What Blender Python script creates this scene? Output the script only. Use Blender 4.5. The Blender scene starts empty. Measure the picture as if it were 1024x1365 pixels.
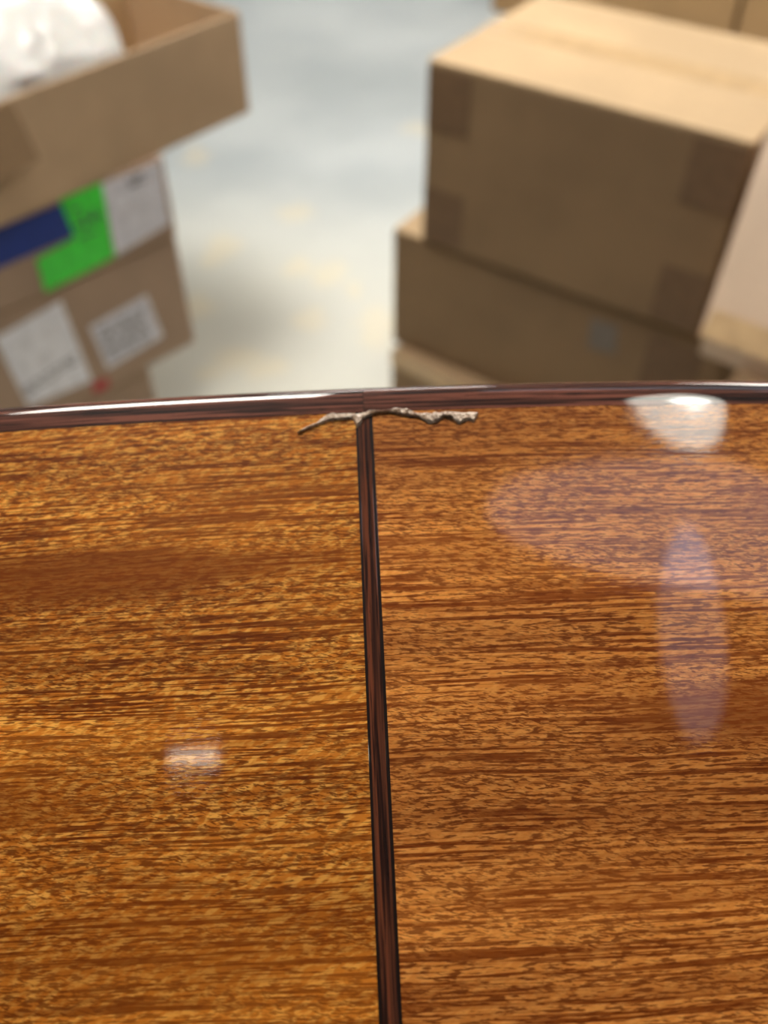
import bpy, bmesh, math, random
from mathutils import Vector, Matrix, noise
C = bpy.context.scene
COL = C.collection
random.seed(7)

# ------------------------------------------------------------------ camera
CAM_H = 1.35
PITCH = math.radians(46.57)          # below the horizontal
F = 1200.0                           # focal length in pixels of the 1024x1365 frame
cam_d = bpy.data.cameras.new('camera'); cam = bpy.data.objects.new('camera', cam_d); COL.objects.link(cam)
cam.location = (0, 0, CAM_H); cam.rotation_euler = (math.pi/2 - PITCH, 0, 0)
cam_d.sensor_fit = 'VERTICAL'; cam_d.sensor_height = 36; cam_d.lens = 36*F/1365
cam_d.clip_start = .01; cam_d.clip_end = 60
cam_d.dof.use_dof = True; cam_d.dof.focus_distance = .167; cam_d.dof.aperture_fstop = 10.5
C.camera = cam
CR = Matrix.Rotation(math.pi/2 - PITCH, 3, 'X')

# ------------------------------------------------------------------ world, exposure
w = bpy.data.worlds.new('world'); C.world = w; w.use_nodes = True
w.node_tree.nodes['Background'].inputs[0].default_value = (.75, .85, 1, 1)
w.node_tree.nodes['Background'].inputs[1].default_value = .02
C.view_settings.view_transform = 'Standard'; C.view_settings.look = 'None'
C.view_settings.gamma = 1; C.view_settings.use_curve_mapping = False
C.view_settings.exposure = 0.0
C.cycles.max_bounces = 8; C.cycles.diffuse_bounces = 4; C.cycles.glossy_bounces = 5
C.cycles.caustics_reflective = False; C.cycles.caustics_refractive = False
C.cycles.sample_clamp_indirect = 6

# ceiling lamps, all out of view; dim bluish ones added only for reflected haze: (x, y, length along x, length along y, emission, colour)
CEIL = 2.75
PANELS = [(-.62, 1.60, .85, .78, 37, (1, .95, .86), 'square ceiling lamp between guitar and left stack, overhead'),
          (1.60, 2.7, .6, 1.4, 19, (1, .95, .86), 'oblong warm ceiling lamp right of the stacks'),
          (-.10, 4.2, 1.2, .6, 21, (1, .95, .86), 'oblong warm ceiling lamp across the far floor'),
          (0.1, 5.9, 1.2, .6, 14, (.85, .93, 1), 'cool white ceiling lamp at the far end of the room'),
          (.94, .47, 1.4, .27, 1.5, (.80, .80, 1), 'wide dim bluish oval glow, added overhead to reflect as haze in the lacquer'),
          (.70, .26, .13, .40, 1.2, (.80, .80, 1), 'narrow dim bluish oval glow, added overhead to reflect as a streak in the lacquer'),
          (.85, 1.16, 1.2, .26, 1.6, (.80, .80, 1), 'dim bluish oblong glow, added overhead to reflect as haze on the binding'),
          (-.41, .012, .10, .008, 16, (1, .92, .75), 'tiny tube lamp on the ceiling over the left of the guitar')]
ROUND = [(.745, .768, .135, 10)]     # round lamps: x, y, radius, emission

# ------------------------------------------------------------------ helpers
def link(name, me, mat=None, parent=None):
    o = bpy.data.objects.new(name, me); COL.objects.link(o)
    if mat: me.materials.append(mat)
    if parent: o.parent = parent
    return o
def obj(name, bm, mat=None, parent=None, smooth=False):
    me = bpy.data.meshes.new(name); bm.normal_update(); bm.to_mesh(me); bm.free()
    if smooth:
        for p in me.polygons: p.use_smooth = True
    if any(p.use_smooth for p in me.polygons): me.set_sharp_from_angle(angle=math.radians(32))
    return link(name, me, mat, parent)
def thing(name, label, cat, loc=(0, 0, 0), rz=0, group=None):
    o = bpy.data.objects.new(name, None); COL.objects.link(o); o.empty_display_size = .05
    o.location = loc; o.rotation_euler = (0, 0, rz); o['label'] = label; o['category'] = cat
    if group: o['group'] = group
    return o
def add_box(bm, x0, x1, y0, y1, z0, z1, bevel=0, seg=2):
    vs = [bm.verts.new((x, y, z)) for x in (x0, x1) for y in (y0, y1) for z in (z0, z1)]
    fs = [(0, 1, 3, 2), (4, 6, 7, 5), (0, 4, 5, 1), (2, 3, 7, 6), (0, 2, 6, 4), (1, 5, 7, 3)]
    f = [bm.faces.new([vs[i] for i in q]) for q in fs]
    if bevel:
        es = set(e for q in f for e in q.edges)
        bmesh.ops.bevel(bm, geom=list(es), offset=bevel, segments=seg, affect='EDGES', profile=.5)
def boxobj(name, dims, mat, parent=None, bevel=0):
    bm = bmesh.new(); add_box(bm, *dims, bevel=bevel); return obj(name, bm, mat, parent)

def disc(bm, r0, r1, z0, z1, n=40):
    """lathe segment"""
    a = [bm.verts.new((r0*math.cos(2*math.pi*i/n), r0*math.sin(2*math.pi*i/n), z0)) for i in range(n)]
    b = [bm.verts.new((r1*math.cos(2*math.pi*i/n), r1*math.sin(2*math.pi*i/n), z1)) for i in range(n)]
    for i in range(n): bm.faces.new([a[i], a[(i+1) % n], b[(i+1) % n], b[i]])
    return a, b

class N:
    """small node-graph writer"""
    def __init__(s, name):
        s.m = bpy.data.materials.new(name); s.m.use_nodes = True; s.t = s.m.node_tree
        s.b = s.t.nodes['Principled BSDF']
    def n(s, typ, **kw):
        x = s.t.nodes.new(typ)
        for k, v in kw.items(): setattr(x, k, v)
        return x
    def put(s, sock, v):
        if hasattr(v, 'is_linked') or hasattr(v, 'links'): s.t.links.new(v, sock)
        else: sock.default_value = v
    def math(s, op, a, b=0.0, c=None, clamp=False):
        x = s.n('ShaderNodeMath', operation=op, use_clamp=clamp); s.put(x.inputs[0], a); s.put(x.inputs[1], b)
        if c is not None: s.put(x.inputs[2], c)
        return x.outputs[0]
    def mix(s, f, a, b, blend='MIX'):
        x = s.n('ShaderNodeMix', data_type='RGBA', blend_type=blend); s.put(x.inputs[0], f)
        s.put(x.inputs[6], a if hasattr(a, 'links') else (*a, 1)); s.put(x.inputs[7], b if hasattr(b, 'links') else (*b, 1))
        return x.outputs[2]
    def ramp(s, f, stops, interp='LINEAR'):
        x = s.n('ShaderNodeValToRGB'); r = x.color_ramp; r.interpolation = interp
        while len(r.elements) < len(stops): r.elements.new(.5)
        for e, (p, c) in zip(r.elements, stops):
            e.position = p; e.color = (c, c, c, 1) if not hasattr(c, '__len__') else (*c, 1)
        s.put(x.inputs[0], f); return x.outputs[0]
    def vec(s, a, b, c=0.0):
        x = s.n('ShaderNodeCombineXYZ'); s.put(x.inputs[0], a); s.put(x.inputs[1], b); s.put(x.inputs[2], c); return x.outputs[0]
    def noise(s, v, scale=1.0, detail=2.0, rough=.5, dist=0.0):
        x = s.n('ShaderNodeTexNoise'); s.put(x.inputs['Vector'], v); s.put(x.inputs['Scale'], scale)
        x.inputs['Detail'].default_value = detail; x.inputs['Roughness'].default_value = rough; x.inputs['Distortion'].default_value = dist
        return x.outputs[0]
    def smooth(s, x, lo, hi, a=0.0, b=1.0):
        k = s.n('ShaderNodeMapRange', interpolation_type='SMOOTHSTEP'); s.put(k.inputs[0], x)
        for i, v in zip((1, 2, 3, 4), (lo, hi, a, b)): k.inputs[i].default_value = v
        return k.outputs[0]
    def set(s, **kw):
        for k, v in kw.items():
            k = k.replace('_', ' ')
            s.put(s.b.inputs[k], (*v, 1) if isinstance(v, tuple) and len(v) == 3 else v)
        return s.m
    def bump(s, h, strength, dist, target='Normal'):
        x = s.n('ShaderNodeBump'); x.inputs['Strength'].default_value = strength; x.inputs['Distance'].default_value = dist
        s.put(x.inputs['Height'], h); s.t.links.new(x.outputs[0], s.b.inputs[target])

def flat(name, col, rough=.6, coat=0, var=.06, scale=40, emit=None):
    g = N(name); tc = g.n('ShaderNodeTexCoord').outputs['Object']
    n = g.noise(tc, scale, 4)
    d = tuple(c*(1-var*2) for c in col)
    c = g.mix(g.smooth(n, .3, .7), d, tuple(min(1, c*(1+var)) for c in col))
    g.set(Base_Color=c, Roughness=rough, Coat_Weight=coat, Coat_Roughness=.1)
    return g.m

def kraft(name, col, rough=.75, coat=0):
    g = N(name); tc = g.n('ShaderNodeTexCoord').outputs['Object']
    sp = g.n('ShaderNodeSeparateXYZ'); g.put(sp.inputs[0], tc)
    big = g.noise(tc, 5, 4); fib = g.noise(tc, 160, 3, .6)
    fl = g.math('SINE', g.math('MULTIPLY', g.math('ADD', sp.outputs[0], sp.outputs[1]), 900))
    c = g.mix(g.smooth(big, .3, .7), tuple(x*.88 for x in col), tuple(x*1.08 for x in col))
    c = g.mix(g.smooth(fib, .35, .65, 0, .35), c, tuple(x*.75 for x in col))
    g.set(Base_Color=c, Roughness=rough, Coat_Weight=coat, Coat_Roughness=.25)
    g.bump(g.math('ADD', g.math('MULTIPLY', fl, .3), fib), .15, .001)
    return g.m

# ------------------------------------------------------------------ materials: wood
def sapele(name, seed, tone, bands, contrast, calmness=.30):
    """figured open-pored mahogany under gloss lacquer; UV = (metres along the grain, metres across)"""
    g = N(name)
    uv = g.n('ShaderNodeUVMap'); sp = g.n('ShaderNodeSeparateXYZ'); g.put(sp.inputs[0], uv.outputs[0])
    S, V = sp.outputs[0], sp.outputs[1]
    # slow wander of the grain
    wv = g.noise(g.vec(g.math('MULTIPLY', S, 9), g.math('MULTIPLY', V, 22), seed), 1, 2)
    V2 = g.math('ADD', V, g.math('MULTIPLY', g.math('SUBTRACT', wv, .5), .0045))
    def st(sx, sy, z, shear=0.0, detail=2.0, rough=.5):
        v = g.math('ADD', V2, g.math('MULTIPLY', S, shear)) if shear else V2
        return g.noise(g.vec(g.math('MULTIPLY', S, sx), g.math('MULTIPLY', v, sy), seed+z), 1, detail, rough)
    pores = st(330, 2300, 1.3, .0, 2.0, .55)                    # short dark pore dashes
    pores2 = st(520, 2500, 3.1, .22, 2.0, .6)                   # dashes on the slant (interlocked grain)
    lines = st(28, 1500, 5.7, 0, 3.0, .6)                       # long fine lines
    lines2 = st(9, 620, 8.2, 0, 2.0, .5)
    bee = st(420, 900, 11.1, -.35, 2.0, .5)                     # cross-grain flecks, their shimmer put into the colour
    patch = st(32, 130, 14.4, 0, 3.0, .55)                      # where dashes dominate over lines
    fig = st(5, 42, 17.9, 0, 3.0, .5)                           # broad ribbon figure
    gold, mid, dark, deep = tone
    p = g.math('MAXIMUM', g.smooth(pores, .50, .60), g.math('MULTIPLY', g.smooth(pores2, .52, .62), g.smooth(patch, .40, .56)))
    l = g.math('MULTIPLY', g.smooth(lines, .49, .57), g.smooth(patch, .62, .42, .35, 1))
    l2 = g.smooth(lines2, .54, .66, 0, .5)
    c = g.mix(g.smooth(bee, .42, .62), mid, gold)
    c = g.mix(g.math('MULTIPLY', l2, .8), c, dark)
    c = g.mix(g.math('MULTIPLY', l, .95*contrast), c, tuple(a*.6+b*.4 for a, b in zip(dark, deep)))
    c = g.mix(g.math('MULTIPLY', p, .85*contrast), c, deep)
    # ribbon figure: soft darker patches, its chatoyant sheen put into the colour
    wob = g.math('MULTIPLY', g.math('SUBTRACT', st(22, 70, 21.0, 0, 3.0), .5), .012); wob2 = g.math('MULTIPLY', g.math('SUBTRACT', st(30, 60, 25.0), .5), .05)
    easy = g.smooth(st(16, 75, 33.0, 0, 2.0), .42, .68, 0, calmness)
    c = g.mix(easy, c, g.mix(g.smooth(lines, .4, .62), mid, tuple(a*.45+b*.55 for a, b in zip(mid, dark))))
    tot = None
    for cx, cy, rx, ry, k in bands:
        dx = g.math('DIVIDE', g.math('SUBTRACT', g.math('ADD', S, wob2), cx), rx); dy = g.math('DIVIDE', g.math('SUBTRACT', g.math('ADD', V2, wob), cy), ry)
        m = g.smooth(g.math('SQRT', g.math('ADD', g.math('MULTIPLY', dx, dx), g.math('MULTIPLY', dy, dy))), 1.3, .35, 0, k)
        tot = m if tot is None else g.math('MAXIMUM', tot, m)
    calm = g.mix(g.smooth(pores, .35, .65), tuple(a*.22+b*.5 for a, b in zip(mid, dark)), dark)
    c = g.mix(tot, c, calm)
    fg = g.smooth(fig, .25, .75, .66, 1.2)
    c = g.mix(1, c, g.vec(fg, g.math('POWER', fg, 1.15), g.math('POWER', fg, 1.2)), 'MULTIPLY')
    g.set(Base_Color=c, Roughness=.5, Specular_IOR_Level=.08, Coat_Weight=1, Coat_Roughness=.012, Coat_IOR=1.5)
    hb = g.math('ADD', g.noise(g.vec(g.math('MULTIPLY', S, 25), g.math('MULTIPLY', V, 260), seed), 1, 2), g.math('MULTIPLY', p, .12))
    g.bump(hb, .12, .00006, 'Coat Normal')
    return g.m

def rosewood(name, seed, along, cols, k=1.0):
    """dark striped rosewood; along = 0 grain follows U, 1 grain follows V"""
    g = N(name)
    uv = g.n('ShaderNodeUVMap'); sp = g.n('ShaderNodeSeparateXYZ'); g.put(sp.inputs[0], uv.outputs[0])
    S, V = (sp.outputs[0], sp.outputs[1]) if not along else (sp.outputs[1], sp.outputs[0])
    def st(sx, sy, z, d=3.0): return g.noise(g.vec(g.math('MULTIPLY', S, sx), g.math('MULTIPLY', V, sy), seed+z), 1, d, .6)
    a, b, dk = cols
    c = g.mix(g.smooth(st(14, 900*k, 1), .38, .62), a, b)
    c = g.mix(g.smooth(st(30, 1500*k, 4), .47, .58, 0, .9), c, dk)
    c = g.mix(g.smooth(st(6, 420*k, 7), .52, .60, 0, .85), c, dk)
    c = g.mix(g.smooth(st(250, 2600, 9), .60, .70, 0, .6), c, dk)
    g.set(Base_Color=c, Roughness=.5, Specular_IOR_Level=.06, Coat_Weight=1, Coat_Roughness=.015, Coat_IOR=1.5)
    g.bump(g.noise(g.vec(g.math('MULTIPLY', S, 20), g.math('MULTIPLY', V, 300), seed), 1, 2), .15, .00005, 'Coat Normal')
    return g.m

TL = ((1, .47, .085), (.70, .225, .022), (.23, .046, .002), (.14, .023, .001))  # left tone is golder, its chatoyant sheen held in the colour
TR = ((.88, .36, .078), (.76, .275, .050), (.27, .056, .004), (.15, .024, .001))
# darker patches of the ribbon figure, chatoyance done as colour: (along, across, half length, half width, strength)
BL = [(-.055, -.036, .062, .0062, .85), (-.105, -.081, .055, .0065, .9), (-.02, -.104, .07, .010, .45), (-.03, -.022, .02, .004, .35), (-.10, -.052, .03, .003, .5)]
BR = [(.075, -.069, .034, .0065, .75), (.03, -.066, .03, .004, .3), (.098, -.0275, .016, .005, .8), (.02, -.035, .02, .004, .35), (.05, -.10, .04, .004, .3)]
M_SIDE_L = sapele('sapele_left', 2.0, TL, BL, 1.0)
M_SIDE_R = sapele('sapele_right', 31.0, TR, BR, 1.0, .15)
M_BACK = sapele('sapele_back', 51.0, TR, BR, .9)
RW = ((.065, .021, .013), (.23, .075, .045), (.012, .005, .004))
M_BIND_L = rosewood('rosewood_binding_left', 3.0, 0, RW)
M_BIND_R = rosewood('rosewood_binding_right', 19.0, 0, RW)
M_WEDGE = rosewood('rosewood_wedge', 7.0, 1, ((.10, .030, .014), (.17, .045, .018), (.012, .005, .004)), .8)
M_LINE = flat('black_purfling', (.012, .006, .004), .5, 1)
M_LINE.node_tree.nodes['Principled BSDF'].inputs['Specular IOR Level'].default_value = .1; M_LINE.node_tree.nodes['Principled BSDF'].inputs['Coat Roughness'].default_value = .015
M_SPRUCE = flat('spruce', (.62, .42, .2), .4, 1, .1, 200)
M_CHIP = None

# ------------------------------------------------------------------ guitar
TILT = math.radians(28); ROLL = math.radians(2.7)
Xl = Vector((math.cos(ROLL), math.sin(ROLL), 0)); Yl = Vector((-math.sin(ROLL), math.cos(ROLL), 0))
RT = Matrix.Rotation(-TILT, 3, 'X')
Rcam = Matrix((RT @ Xl, RT @ Yl, RT @ Vector((0, 0, 1)))).transposed()
P0 = Vector(((485-512)/F*.2, (682.5-550)/F*.2, -.2))
GM = Matrix.Translation(Vector((0, 0, CAM_H)) + CR @ P0) @ (CR @ Rcam).to_4x4()
GMI = GM.inverted()
def on_face(px, py):
    """where the sight line of a photo pixel meets the flat of the butt, in guitar coordinates"""
    d = CR @ Vector(((px-512)/F, (682.5-py)/F, -1))
    o = GMI @ Vector((0, 0, CAM_H)); e = GMI.to_3x3() @ d
    t = -o.z/e.z; q = o + e*t
    return q.x, q.y

guitar = thing('acoustic_guitar', 'glossy golden-brown acoustic guitar end with dark wood edging and chipped lacquer', 'guitar')
guitar.matrix_world = GM
DEPTH = .128
KEY = [(0, 0), (.03, -.0003), (.06, -.00125), (.09, -.0029), (.12, -.0065), (.15, -.0155), (.178, -.037), (.197, -.075), (.201, -.12), (.192, -.17),
       (.163, -.225), (.138, -.27), (.132, -.31), (.143, -.36), (.150, -.40), (.142, -.44), (.110, -.475), (.06, -.492), (0, -.497)]
def catmull(K, n):
    out = []
    for i in range(len(K)-1):
        p0 = K[i-1] if i else (-K[1][0], K[1][1]); p1, p2 = K[i], K[i+1]
        p3 = K[i+2] if i+2 < len(K) else (-K[-2][0], K[-2][1])
        for j in range(n):
            t = j/n; q = []
            for a, b, c, d in zip(p0, p1, p2, p3):
                q.append(.5*((2*b)+(-a+c)*t+(2*a-5*b+4*c-d)*t*t+(-a+3*b-3*c+d)*t**3))
            out.append(tuple(q))
    out.append(K[-1]); return out
HALF = catmull(KEY, 10)
def normals(pts):
    r = []
    for i, p in enumerate(pts):
        a = pts[max(i-1, 0)]; b = pts[min(i+1, len(pts)-1)]
        if i == 0: t = (1, 0)
        elif i == len(pts)-1: t = (-1, 0)
        else: t = (b[0]-a[0], b[1]-a[1])
        l = math.hypot(*t); r.append((-t[1]/l, t[0]/l))
    return r
HN = normals(HALF)
def sweep(profile, side, x_start, smooth=True, name='', mat=None, uvs=None):
    """sweep a closed (outward, y) profile round one half of the body outline"""
    bm = bmesh.new(); uvl = bm.loops.layers.uv.new('UVMap')
    rings = []; s = 0; prev = None; arc = []
    acc = [0]
    for i in range(1, len(profile)): acc.append(acc[-1]+math.hypot(profile[i][0]-profile[i-1][0], profile[i][1]-profile[i-1][1]))
    acc = [profile[0][1]+a if profile[0][1] < -.05 or True else a for a in acc]
    for i, (p, n) in enumerate(zip(HALF, HN)):
        x, z = p
        if i == 0: x = x_start
        if prev is not None: s += math.hypot(x-prev[0], z-prev[1])
        prev = (x, z); arc.append(x_start+s if i else x_start)
        rings.append([bm.verts.new((side*(x+n[0]*o), y, z+n[1]*o)) for o, y in profile])
    m = len(profile)
    for i in range(len(rings)-1):
        for j in range(m):
            k = (j+1) % m
            q = [rings[i][j], rings[i][k], rings[i+1][k], rings[i+1][j]]
            U = [(arc[i], acc[j]), (arc[i], acc[j+1] if k else acc[j]+.002), (arc[i+1], acc[j+1] if k else acc[j]+.002), (arc[i+1], acc[j])]
            if side < 0: q.reverse(); U.reverse()
            f = bm.faces.new(q)
            for lp, u in zip(f.loops, U): lp[uvl].uv = (side*u[0], u[1])
            f.smooth = smooth
    for r, rev in ((rings[0], side > 0), (rings[-1], side < 0)):
        bm.faces.new(list(reversed(r)) if not rev else r)
    bmesh.ops.recalc_face_normals(bm, faces=bm.faces)
    return obj(name, bm, mat, guitar)

WT, WB = .0018, .0020       # half width of the end wedge at the back edge and at the top edge
def face_y(n): return [(0, -DEPTH+DEPTH*i/n) for i in range(n+1)]
side_prof = face_y(12) + [(-.0024, 0), (-.0024, -DEPTH)]
for sd, m in ((-1, M_SIDE_L), (1, M_SIDE_R)):
    sweep(side_prof, sd, .0019, name='side_panel', mat=m)
# binding: nearly flat face, rounded far edge
bp = [(.00004, .00004)]
for i in range(1, 11):
    t = i/11; bp.append((.00004-(.0046*t)**2/.13, .0046*t))
y0, o0 = bp[-1][1], bp[-1][0]
for i in range(1, 13):
    a = math.pi/2*i/12
    bp.append((o0-.0034*(1-math.cos(a)), y0+.0043*math.sin(a)))
bp += [(-.0055, y0+.0043), (-.0055, .00004)]
for sd, m in ((-1, M_BIND_L), (1, M_BIND_R)):
    sweep(bp, sd, .00004, name='binding', mat=m)
bp2 = [(.0001, -DEPTH-.0065), (.0001, -DEPTH-.00004), (-.005, -DEPTH-.00004), (-.005, -DEPTH-.0065)]
for sd, m in ((-1, M_BIND_L), (1, M_BIND_R)):
    sweep(bp2, sd, .00004, name='binding', mat=m)
def plate(name, y0, y1, inset, mat, crown=0):
    bm = bmesh.new(); uvl = bm.loops.layers.uv.new('UVMap')
    P = [(x-inset*n[0]*1 if i else 0, z-inset*n[1]) for i, ((x, z), n) in enumerate(zip(HALF, HN))]
    loop = P + [(-x, z) for x, z in reversed(P[1:-1])]
    a = [bm.verts.new((x, y0, z)) for x, z in loop]; b = [bm.verts.new((x, y1, z)) for x, z in loop]
    bm.faces.new(a); bm.faces.new(list(reversed(b)))
    for i in range(len(loop)):
        j = (i+1) % len(loop); bm.faces.new([a[j], a[i], b[i], b[j]])
    bmesh.ops.recalc_face_normals(bm, faces=bm.faces)
    for f in bm.faces:
        for lp in f.loops: lp[uvl].uv = (lp.vert.co.z, lp.vert.co.x)
    return obj(name, bm, mat, guitar)
plate('back_plate', .0058, .0086, .0056, M_BACK)
plate('soundboard', -DEPTH-.0065, -DEPTH-.0036, .0051, M_SPRUCE)
# end wedge with black lines either side, slightly proud
def strip(name, xa0, xa1, xb0, xb1, mat, parent, h=.00012):
    """from the back edge (a, y=0) to the soundboard edge (b)"""
    bm = bmesh.new(); uvl = bm.loops.layers.uv.new('UVMap'); n = 24; rows = []
    for i in range(n+1):
        t = i/n; y = -DEPTH*t
        x0 = xa0+(xb0-xa0)*t; x1 = xa1+(xb1-xa1)*t; e = .00012
        rows.append([bm.verts.new(v) for v in ((x0, y, -.002), (x0, y, h*.3), (x0+e, y, h), (x1-e, y, h), (x1, y, h*.3), (x1, y, -.002))])
    for i in range(n):
        for j in range(6):
            k = (j+1) % 6; bm.faces.new([rows[i][j], rows[i][k], rows[i+1][k], rows[i+1][j]])
    bm.faces.new(rows[0]); bm.faces.new(list(reversed(rows[-1])))
    bmesh.ops.recalc_face_normals(bm, faces=bm.faces)
    for f in bm.faces:
        for lp in f.loops: lp[uvl].uv = (lp.vert.co.x, lp.vert.co.y)
    return obj(name, bm, mat, parent)
wedge = strip('end_wedge', -.00135, .00125, -.0014, .0013, M_WEDGE, guitar, .00003)
wedge['label'] = 'dark brown striped end wedge between the two sides'
strip('purfling_line', -.0019, -.00135, -.0019, -.0014, M_LINE, wedge, .00002)
strip('purfling_line', .00125, .0019, .0013, .0019, M_LINE, wedge, .00002)

# chipped lacquer along the seam
def poly_at(pts, x):
    for (xa, ya), (xb, yb) in zip(pts, pts[1:]):
        if xa <= x <= xb: return ya+(yb-ya)*(x-xa)/max(xb-xa, 1e-6)
    return pts[0][1] if x < pts[0][0] else pts[-1][1]
UP = [(92, 327), (120, 308), (150, 295), (180, 283), (200, 266), (225, 250), (245, 243), (290, 244), (330, 242), (360, 246), (400, 238), (430, 231), (480, 232), (515, 228), (525, 221), (545, 220), (570, 226), (585, 222), (600, 228), (630, 238), (650, 242), (680, 238), (700, 242), (715, 236), (740, 239), (760, 233), (800, 234), (850, 238), (880, 234), (912, 237)]
LO = [(92, 331), (120, 321), (130, 315), (180, 297), (230, 279), (300, 271), (340, 267), (352, 283), (357, 303), (368, 306), (380, 288), (388, 268), (415, 258), (440, 244), (520, 240), (560, 248), (600, 255), (640, 259), (665, 275), (695, 288), (712, 282), (730, 277), (745, 262), (760, 256), (790, 262), (815, 281), (830, 286), (850, 276), (870, 272), (893, 282), (903, 262), (912, 245)]
def build_chip():
    g = N('chipped_lacquer'); tc = g.n('ShaderNodeTexCoord').outputs['Object']
    n = g.noise(tc, 1400, 4, .6); n2 = g.noise(tc, 3500, 3)
    c = g.mix(g.smooth(n, .35, .65), (.42, .27, .17), (.70, .55, .42))
    c = g.mix(g.smooth(n2, .55, .7), c, (.85, .74, .62))
    g.set(Base_Color=c, Roughness=.5, Coat_Weight=.4, Coat_Roughness=.2)
    g.bump(n2, .6, .0001)
    bm = bmesh.new(); rows = []; nx, ny = 210, 7
    for i in range(nx+1):
        x = 92+(912-92)*i/nx; u, l = poly_at(UP, x), poly_at(LO, x)
        jit = 3.0*noise.noise(Vector((x*.13, 0, 3))); jl = 1.5+3.5*noise.noise(Vector((x*.16, 5, 3)))
        row = []
        for j in range(ny+1):
            t = j/ny; y = (u+jit)*(1-t)+(l+jl)*t
            X, Y = on_face(370+x*.29297, 480+y*.29297)
            edge = 1-abs(2*t-1)**3
            h = .00028+.00030*noise.noise(Vector((x*.07, y*.12, 0)))+.0002*noise.noise(Vector((x*.25, y*.3, 7)))+(.00025 if t > .6 else 0)*edge
            row.append(bm.verts.new((X, Y, -X*X/2.8+max(.00006, h*edge+.00006)+(.00022 if Y > 0 else .0))))
        rows.append(row)
    for i in range(nx):
        for j in range(ny): bm.faces.new([rows[i][j], rows[i+1][j], rows[i+1][j+1], rows[i][j+1]])
    ex = bmesh.ops.extrude_face_region(bm, geom=list(bm.faces))
    for v in ex['geom']:
        if isinstance(v, bmesh.types.BMVert): v.co.z = -.0003
    bmesh.ops.recalc_face_normals(bm, faces=bm.faces)
    o = obj('lacquer_chip', bm, g.m, guitar); o['label'] = 'ragged pale chipped lacquer along the joint'
    # dark strip beside the raised flake: the crack, with its shadow in the colour
    dk = flat('crack_shadow', (.02, .008, .004), .8)
    bm = bmesh.new(); pa = [(330, 247), (365, 262), (385, 258), (410, 246), (440, 241), (520, 244), (560, 256), (605, 262), (650, 268), (690, 291), (715, 290), (735, 280), (760, 262), (790, 272), (812, 288), (835, 290), (858, 279)]
    pr = None
    for x, y in pa:
        wd = 2.2+1.6*random.random(); a = on_face(370+x*.29297, 480+(y-wd)*.29297); b = on_face(370+x*.29297, 480+(y+wd*.6)*.29297)
        cur = [bm.verts.new((*a, .00003-a[0]**2/2.8)), bm.verts.new((a[0], (a[1]+b[1])/2, .00016-a[0]**2/2.8)), bm.verts.new((*b, .00003-a[0]**2/2.8))]
        if pr:
            for j in range(2): bm.faces.new([pr[j], cur[j], cur[j+1], pr[j+1]])
        pr = cur
    obj('crack', bm, dk, guitar)
build_chip()
# hairline where the two bindings butt
boxobj('binding_joint', (-.00005, .00005, .0001, .0062, -.001, .00005), M_LINE, guitar)

# neck, headstock (hidden behind the body, stands on the floor)
M_NECK = flat('neck_wood', (.22, .09, .035), .4, .6)
M_EBONY = flat('ebony', (.02, .015, .012), .5)
def taper_neck():
    bm = bmesh.new(); rows = []
    for i in range(13):
        t = i/12; z = -.490-.40*t; wv = .028-.006*t; d = .022-.004*t
        rows.append([bm.verts.new((wv*math.cos(a), -DEPTH-.004+d*math.sin(a), z)) for a in [math.pi*k/10 for k in range(11)]])
    for i in range(12):
        for k in range(11):
            j = (k+1) % 11; bm.faces.new([rows[i][k], rows[i][j], rows[i+1][j], rows[i+1][k]])
    bm.faces.new(rows[0]); bm.faces.new(list(reversed(rows[-1])))
    bmesh.ops.recalc_face_normals(bm, faces=bm.faces); obj('neck', bm, M_NECK, guitar, True)
taper_neck()
boxobj('neck_heel', (-.026, .026, -DEPTH+.004, -.02, -.53, -.4965), M_NECK, guitar, .008)
boxobj('fretboard', (-.027, .027, -DEPTH-.0105, -DEPTH-.0067, -.89, -.36), M_EBONY, guitar, .001)
boxobj('headstock', (-.036, .036, -DEPTH-.008, -DEPTH+.008, -1.07, -.888), M_NECK, guitar, .004)
boxobj('bridge', (-.08, .08, -DEPTH-.0155, -DEPTH-.0066, -.15, -.12), M_EBONY, guitar, .003)
M_CHROME = flat('tuner_metal', (.6, .6, .6), .25); M_CHROME.node_tree.nodes['Principled BSDF'].inputs['Metallic'].default_value = 1
for sd in (-1, 1):
    for k in range(3):
        boxobj('tuning_peg', (sd*.048-.011, sd*.048+.011, -DEPTH-.004, -DEPTH+.004, -.93-.045*k-.008, -.93-.045*k+.008), M_CHROME, guitar, .003)

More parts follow.
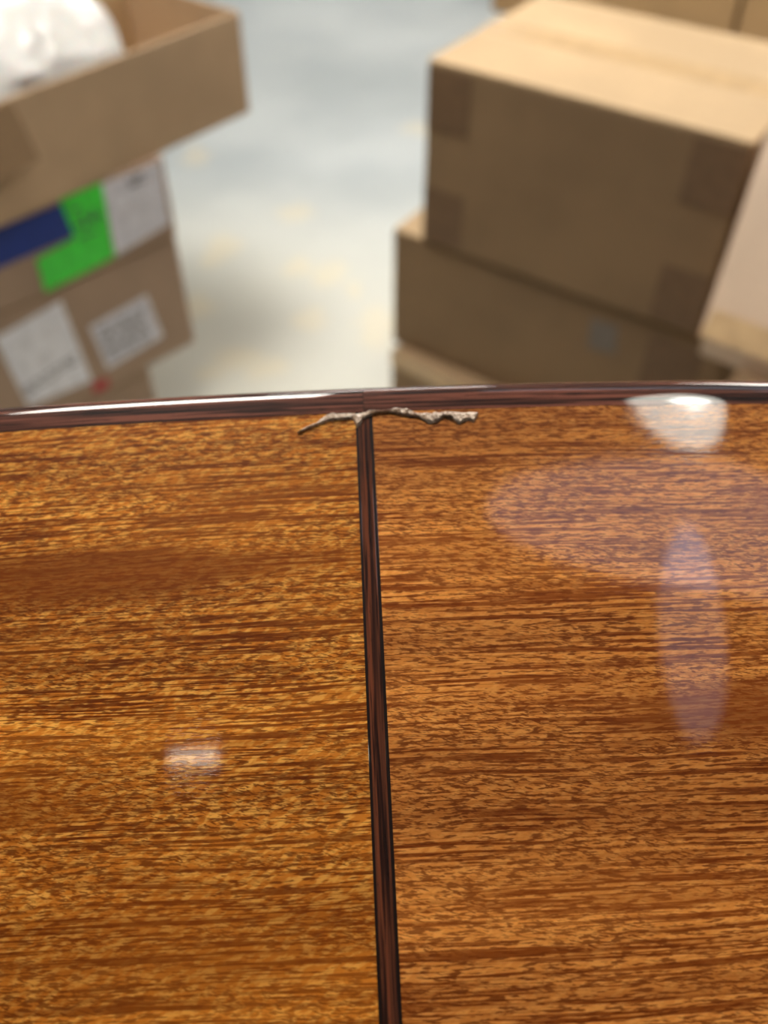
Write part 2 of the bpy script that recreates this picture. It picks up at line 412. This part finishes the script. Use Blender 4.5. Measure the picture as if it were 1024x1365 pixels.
# ------------------------------------------------------------------ room
def struct(name, dims, mat):
    o = boxobj(name, dims, mat); o['kind'] = 'structure'; return o
def floor_mat():
    g = N('worn_painted_floor'); tc = g.n('ShaderNodeTexCoord').outputs['Object']
    sp = g.n('ShaderNodeSeparateXYZ'); g.put(sp.inputs[0], tc); x, y = sp.outputs[0], sp.outputs[1]
    big = g.noise(tc, 1.6, 4); sm = g.noise(tc, 9, 4)
    c = g.mix(g.smooth(big, .3, .7), (.345, .375, .385), (.45, .475, .475))
    c = g.mix(g.smooth(sm, .55, .75, 0, .35), c, (.31, .34, .35))
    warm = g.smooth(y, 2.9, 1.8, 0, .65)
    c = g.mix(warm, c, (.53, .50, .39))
    warp = g.math('MULTIPLY', g.math('SUBTRACT', g.noise(tc, 14, 3), .5), .10)
    tot = None
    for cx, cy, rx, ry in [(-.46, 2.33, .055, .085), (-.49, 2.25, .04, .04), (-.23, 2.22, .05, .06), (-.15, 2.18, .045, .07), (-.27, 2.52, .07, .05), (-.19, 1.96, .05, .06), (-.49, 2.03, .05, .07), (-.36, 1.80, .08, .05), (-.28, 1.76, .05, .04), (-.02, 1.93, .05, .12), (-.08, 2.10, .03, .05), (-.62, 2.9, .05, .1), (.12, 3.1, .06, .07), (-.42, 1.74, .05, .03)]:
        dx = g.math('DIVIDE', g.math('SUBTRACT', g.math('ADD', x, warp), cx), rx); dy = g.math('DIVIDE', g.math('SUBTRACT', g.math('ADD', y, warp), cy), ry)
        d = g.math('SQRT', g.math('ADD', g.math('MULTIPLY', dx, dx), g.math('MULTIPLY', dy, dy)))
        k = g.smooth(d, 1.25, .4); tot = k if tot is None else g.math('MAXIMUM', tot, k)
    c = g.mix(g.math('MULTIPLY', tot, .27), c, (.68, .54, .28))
    g.set(Base_Color=c, Roughness=g.smooth(big, .3, .7, .28, .42)); g.bump(sm, .08, .004)
    return g.m
M_WALL = flat('wall_paint', (.16, .14, .12), .8, 0, .04, 3)
M_CEIL = flat('ceiling_paint', (.13, .13, .135), .9, 0, .03, 3)
fl = struct('floor', (-3.5, 3.5, -3, 8, -.1, 0), floor_mat())
struct('ceiling', (-3.5, 3.5, -3, 8, CEIL, CEIL+.1), M_CEIL)
struct('wall_back', (-3.5, 3.5, 8, 8.1, 0, CEIL), M_WALL)
struct('wall_front', (-3.5, 3.5, -3.1, -3, 0, CEIL), M_WALL)
struct('wall_left', (-3.6, -3.5, -3, 8, 0, CEIL), M_WALL)
struct('wall_right', (2.75, 2.85, -3, 8, 0, CEIL), flat('white_wall_paint', (.78, .78, .76), .8, 0, .03, 3))
M_METAL = flat('lamp_housing', (.7, .7, .7), .4)
def emit(name, col, k):
    m = bpy.data.materials.new(name); m.use_nodes = True; b = m.node_tree.nodes['Principled BSDF']
    b.inputs['Base Color'].default_value = (.8, .8, .8, 1); b.inputs['Emission Color'].default_value = (*col, 1); b.inputs['Emission Strength'].default_value = k
    return m
for i, (x, y, lx, ly, k, col, lab) in enumerate(PANELS):
    t = thing('ceiling_lamp', lab, 'lamp', (x, y, CEIL), 0, 'flat ceiling lamps')
    if 'oval' in lab:  # the ovals are added glows that reflect as haze in the lacquer
        for nm, gr, za, zb, mt in (('housing', .012, -.0005, -.06, M_METAL), ('diffuser', 0, -.061, -.075, emit('oval_haze_glow', col, k))):
            bm = bmesh.new(); a, b = disc(bm, 1, 1, za, zb); bm.faces.new(a); bm.faces.new(list(reversed(b)))
            bm.transform(Matrix.Diagonal((lx/2+gr, ly/2+gr, 1, 1))); bmesh.ops.recalc_face_normals(bm, faces=bm.faces); obj(nm, bm, mt, t)
        continue
    boxobj('housing', (-lx/2-.02, lx/2+.02, -ly/2-.02, ly/2+.02, -.06, -.0005), M_METAL, t, .005)
    boxobj('diffuser', (-lx/2, lx/2, -ly/2, ly/2, -.075, -.061), emit('lamp_glow', col, k), t)

for i, (x, y, rr, k) in enumerate(ROUND):
    t = thing('round_lamp', ('broad' if rr > .1 else 'tiny')+' round lamp on the ceiling above the guitar', 'lamp', (x, y, CEIL), 0, 'round ceiling lamps')
    bm = bmesh.new(); a, b = disc(bm, rr, rr*1.08, -.0005, -.03); bm.faces.new(a); bm.faces.new(list(reversed(b))); obj('housing', bm, M_METAL, t)
    bm = bmesh.new(); n = 8; a0 = None
    for j in range(n):
        t0, t1 = math.pi/2*j/n, math.pi/2*(j+1)/n
        disc(bm, rr*math.cos(t0), max(rr*math.cos(t1), rr*.02), -.031-rr*.35*math.sin(t0), -.031-rr*.35*math.sin(t1))
    bmesh.ops.remove_doubles(bm, verts=bm.verts, dist=1e-5)
    bm2 = bmesh.new(); a, b = disc(bm2, rr*.42, rr*.3, -.0325-rr*.35, -.045-rr*.35); bm2.faces.new(a); bm2.faces.new(list(reversed(b)))
    bmesh.ops.recalc_face_normals(bm2, faces=bm2.faces); obj('bright_centre', bm2, emit('bulb_glow', (1, 1, .92), 34), t)
    obj('glass_shade', bm, emit('round_lamp_glow', (1, 1, .88), k), t, True)

# ------------------------------------------------------------------ cartons
K_A = kraft('kraft_shaded', (.25, .158, .082)); K_T = kraft('kraft_lit_top', (.47, .325, .18))  # shade put into the colour: dark copy for fronts, lighter copy for lit tops
K_G = kraft('kraft_grey_brown', (.48, .335, .205)); K_J = kraft('kraft_dull', (.42, .295, .21)); K_IN = kraft('kraft_inner', (.45, .31, .17))
K_E = kraft('kraft_pale', (.62, .46, .33), .45, .4)
M_TAPE = flat('brown_tape', (.165, .095, .048), .6, 0); M_TAPE_C = flat('tan_tape', (.58, .40, .22), .22, .7)
M_PAPER = flat('label_paper', (.84, .85, .93), .5); M_PAPER2 = flat('label_paper_grey', (.72, .72, .80), .5)
M_DULL = flat('dull_label', (.20, .17, .145), .9); M_INK = flat('printing_ink', (.07, .07, .09), .6); M_GREYINK = flat('grey_ink', (.20, .20, .23), .6)
M_BLUE = flat('blue_print', (.006, .035, .26), .6); M_GREEN = flat('green_tape', (.06, .78, .06), .4); M_RED = flat('red_sticker', (.45, .03, .04), .5)

def carton(name, label, origin, yaw, w, d, h, mat, top=None, sx=1, seam='x', group=None, tape=True):
    """closed carton, origin = visible front corner; runs to local x*sx, depth +y"""
    t = thing(name, label, 'box', origin, yaw, group)
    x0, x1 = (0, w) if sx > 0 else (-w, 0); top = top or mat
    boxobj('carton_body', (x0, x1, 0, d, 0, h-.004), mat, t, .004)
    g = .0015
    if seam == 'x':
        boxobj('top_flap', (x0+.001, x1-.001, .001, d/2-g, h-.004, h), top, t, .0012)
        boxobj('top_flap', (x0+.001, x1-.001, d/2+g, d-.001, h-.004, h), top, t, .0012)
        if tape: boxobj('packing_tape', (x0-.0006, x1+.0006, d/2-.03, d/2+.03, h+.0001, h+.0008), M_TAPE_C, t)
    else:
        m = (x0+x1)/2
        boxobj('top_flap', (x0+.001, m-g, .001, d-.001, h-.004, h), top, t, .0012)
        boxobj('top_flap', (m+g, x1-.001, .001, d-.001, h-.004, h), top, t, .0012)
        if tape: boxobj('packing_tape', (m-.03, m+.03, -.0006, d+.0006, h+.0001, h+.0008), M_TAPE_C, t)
    return t
def quad(name, pts, mat, parent, y=-.0012, th=.001):
    """flat piece stuck on the front face: pts are (along, up)"""
    bm = bmesh.new(); a = [bm.verts.new((u, y, v)) for u, v in pts]; b = [bm.verts.new((u, y+th, v)) for u, v in pts]
    bm.faces.new(a); bm.faces.new(list(reversed(b))); n = len(pts)
    for i in range(n): bm.faces.new([a[(i+1) % n], a[i], b[i], b[(i+1) % n]])
    bmesh.ops.recalc_face_normals(bm, faces=bm.faces)
    return obj(name, bm, mat, parent)
def bars(parent, x0, x1, z0, z1, rows, mat, y=-.0016, slope=0.0):
    """unreadable printed lines, one mesh"""
    bm = bmesh.new(); st = (z1-z0)/rows
    for r in range(rows):
        x = x0
        while x < x1-.004:
            wd = random.uniform(.006, .028); xe = min(x+wd, x1)
            zc = z0+st*(r+.5)
            add_box(bm, x, xe, y, y+.0004, zc-st*.25+slope*(x-x0), zc+st*.25+slope*(x-x0)); x = xe+random.uniform(.003, .008)
    o = obj('printing', bm, mat, parent); o['kind'] = 'stuff'; return o

R = math.radians
# right stack
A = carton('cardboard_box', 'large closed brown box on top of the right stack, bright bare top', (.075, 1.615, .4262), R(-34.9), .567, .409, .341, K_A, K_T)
for u, v in ((.0, .225), (.0, .01), (.477, .225), (.477, .01)):
    quad('tape_tab', [(u+.002, v), (u+.088, v), (u+.088, v+.105), (u+.002, v+.105)], M_TAPE, A)
B = carton('cardboard_box', 'brown box, coloured as in shade, under the large box with a small torn label', (.019, 1.6615, .15), R(-34.9), .85, .5, .276, K_A, K_T, tape=False)
lb = quad('shipping_label', [(.445, .235), (.497, .240), (.505, .180), (.450, .172)], M_DULL, B)
quad('tape_tab', [(.56, .06), (.66, .06), (.66, .25), (.56, .25)], M_TAPE, B)
D = carton('cardboard_box', 'low box at the bottom of the right stack, edge just showing by the guitar', (.016, 1.632, 0), R(-39), .60, .45, .149, K_A, K_A, tape=False)
quad('packing_tape', [(.0, .11), (.3, .11), (.3, .147), (.0, .147)], M_TAPE_C, D)
# pale flapped box at the right edge
E = thing('cardboard_box', 'pale open box cut by right edge of photo, one flap hanging over outward', 'box', (.533, 1.243, .4275), R(-38))
def open_box(t, x0, x1, d, h, mat, inner, th=.005):
    boxobj('front_panel', (x0, x1, 0, th, 0, h), mat, t, .0015)
    boxobj('back_panel', (x0, x1, d-th, d, 0, h), inner, t, .0015)
    boxobj('side_panel', (x0, x0+th, th+.0002, d-th-.0002, 0, h), mat, t, .0015)
    boxobj('side_panel', (x1-th, x1, th+.0002, d-th-.0002, 0, h), mat, t, .0015)
    boxobj('bottom_panel', (x0+th, x1-th, th, d-th, .0005, th), inner, t)
open_box(E, 0, .5, .4, .378, K_E, K_IN)
def slab(name, q, nrm, th, mat, parent):
    bm = bmesh.new(); a = [bm.verts.new(v) for v in q]; b = [bm.verts.new(Vector(v)-Vector(nrm)*th) for v in q]
    bm.faces.new(a); bm.faces.new(list(reversed(b)))
    for i in range(4): bm.faces.new([a[(i+1) % 4], a[i], b[i], b[(i+1) % 4]])
    bmesh.ops.recalc_face_normals(bm, faces=bm.faces)
    bmesh.ops.bevel(bm, geom=list(bm.edges), offset=.0015, segments=2, affect='EDGES')
    return obj(name, bm, mat, parent)
P1 = Vector((.455, 1.079, .5813)); P2 = Vector((.533, 1.243, .8055))
rz = Matrix.Rotation(R(38), 3, 'Z')
l1 = rz @ (P1-Vector((.533, 1.243, .4275)))
slab('open_flap', [(0, 0, .378), (.5, 0, .378), (.5, l1.y, l1.z), (l1.x, l1.y, l1.z)], Vector((0, -.78, .62)), .005, K_E, E)
slab('packing_tape', [(l1.x+.001, l1.y-.0015, l1.z+.002), (.49, l1.y-.0015, l1.z+.002), (.49, l1.y*.86-.002, l1.z+(.378-l1.z)*.14+.003), (l1.x+.004, l1.y*.86-.002, l1.z+(.378-l1.z)*.14+.003)], Vector((0, -.78, .62)), .001, M_TAPE_C, E)
Fb = carton('cardboard_box', 'brown box standing low under the pale flapped box', (.545, 1.142, 0), R(-34.9), .55, .105, .4265, K_A, tape=False)
# far cartons
K_C = kraft('kraft_far', (.42, .25, .11))
carton('cardboard_box', 'big brown box on the floor beyond the right stack, left of two', (.47, 4.30, 0), R(-36), 1.05, .6, .9, K_C, K_T)
carton('cardboard_box', 'big brown box on the floor beyond the right stack, rightmost', (1.335, 3.67, 0), R(-36), 1.05, .6, .9, K_C, K_T)
# left stack
J = carton('cardboard_box', 'lower left brown box with two white shipping labels on its front', (-.4215, 1.6595, .15), R(45.3), .55, .5, .266, K_J, K_T, -1, tape=False)
s1 = quad('shipping_label', [(-.416, .221), (-.273, .236), (-.259, .037), (-.40, .052)], M_PAPER, J); bars(s1, -.40, -.275, .075, .10, 2, M_GREYINK, slope=.15)
s2 = quad('shipping_label', [(-.232, .155), (-.094, .166), (-.077, .055), (-.218, .045)], M_PAPER2, J); bars(s2, -.215, -.105, .062, .145, 5, M_GREYINK)
quad('red_sticker', [(-.262, .028), (-.225, .028), (-.225, .004), (-.262, .004)], M_RED, J)
carton('cardboard_box', 'low box at the bottom of the left stack in shadow', (-.515, 1.585, 0), R(45.3), .45, .42, .149, K_J, K_J, -1, tape=False)
I = carton('cardboard_box', 'middle left box with blue print, bright green tape and a grey label', (-.417, 1.6555, .4162), R(45.3), .55, .5, .1618, K_J, K_J, -1, tape=False)
quad('blue_print', [(-.54, .150), (-.19, .150), (-.205, .084), (-.54, .080)], M_BLUE, I)
gt = quad('green_tape', [(-.225, .158), (-.138, .158), (-.148, .012), (-.300, .004), (-.298, .070), (-.215, .080)], M_GREEN, I, -.0024)
bm = bmesh.new()
for (a, b, c, d) in ((-.212, -.196, .098, .104), (-.192, -.186, .09, .118), (-.180, -.158, .100, .107), (-.17, -.164, .092, .12), (-.21, -.17, .075, .079), (-.21, -.19, .128, .133)):
    add_box(bm, a, b, -.0032, -.0025, c, d)
obj('handwriting', bm, M_INK, gt)
s3 = quad('shipping_label', [(-.137, .155), (-.010, .155), (-.014, .030), (-.143, .012)], M_PAPER2, I, -.0014)
bars(s3, -.12, -.03, .10, .125, 2, M_PAPER, -.0022); bars(s3, -.085, -.052, .128, .15, 2, M_INK, -.0024)
# open box on top
G = thing('cardboard_box', 'open-topped brown box on top of the left stack holding a white bag', 'box', (-.273, 1.854, .5782), R(51))
open_box(G, -.62, 0, .34, .187, K_G, K_IN)
slab('open_flap', [(0, 0, .187), (0, .34, .187), (-.02, .335, .235), (-.02, .01, .235)][::-1] if False else [(.0, .34, .187), (-.62, .34, .187), (-.62, .42, .30), (0, .42, .30)], Vector((0, -.8, .55)), .004, K_IN, G)
slab('open_flap', [(-.512, -.0075, .184), (-.62, -.0075, .184), (-.62, -.022, .075), (-.50, -.022, .088)], Vector((0, -1, 0)), .004, K_A, G)  # shaded cardboard colour stands in for shade on this flap
# white bag in the open box
def bag():
    g = N('white_plastic_film'); tc = g.n('ShaderNodeTexCoord').outputs['Object']
    n = g.noise(tc, 14, 3, .5, .6)
    g.set(Base_Color=g.mix(g.smooth(n, .3, .7), (.36, .35, .335), (.44, .43, .42)), Roughness=.32, Subsurface_Weight=.15, Subsurface_Scale=.02)
    g.bump(n, .5, .02)
    bm = bmesh.new(); nx, ny = 44, 30
    grid = {}
    for s in (1, -1):
        for i in range(nx+1):
            for j in range(ny+1):
                u, v = i/nx, j/ny
                if s < 0 and (i in (0, nx) or j in (0, ny)): grid[s, i, j] = grid[1, i, j]; continue
                edge = (math.sin(math.pi*u)*math.sin(math.pi*v))**.22
                wr = noise.noise(Vector((u*5+v*2, v*3-u, 2)))*.5+abs(noise.noise(Vector((u*7-v*4, v*6+u*3, 9))))*.5
                x = -.60+u*.335+.09*v*(u)+.015*math.sin(v*7); y = .012+v*.27
                z = .135+.02*(1-v)+.14*v+edge*(s*.065+.03*wr)
                grid[s, i, j] = bm.verts.new((x, y, z))
    for s in (1, -1):
        for i in range(nx):
            for j in range(ny):
                q = [grid[s, i, j], grid[s, i+1, j], grid[s, i+1, j+1], grid[s, i, j+1]]
                bm.faces.new(q if s > 0 else q[::-1])
    bm.transform(Matrix.Translation((-.273, 1.854, .5782)) @ Matrix.Rotation(R(51), 4, 'Z'))
    o = obj('plastic_bag', bm, g.m, None, True)
    o['label'] = 'crumpled white plastic bag lying in the open box at top left'; o['category'] = 'bag'
bag()
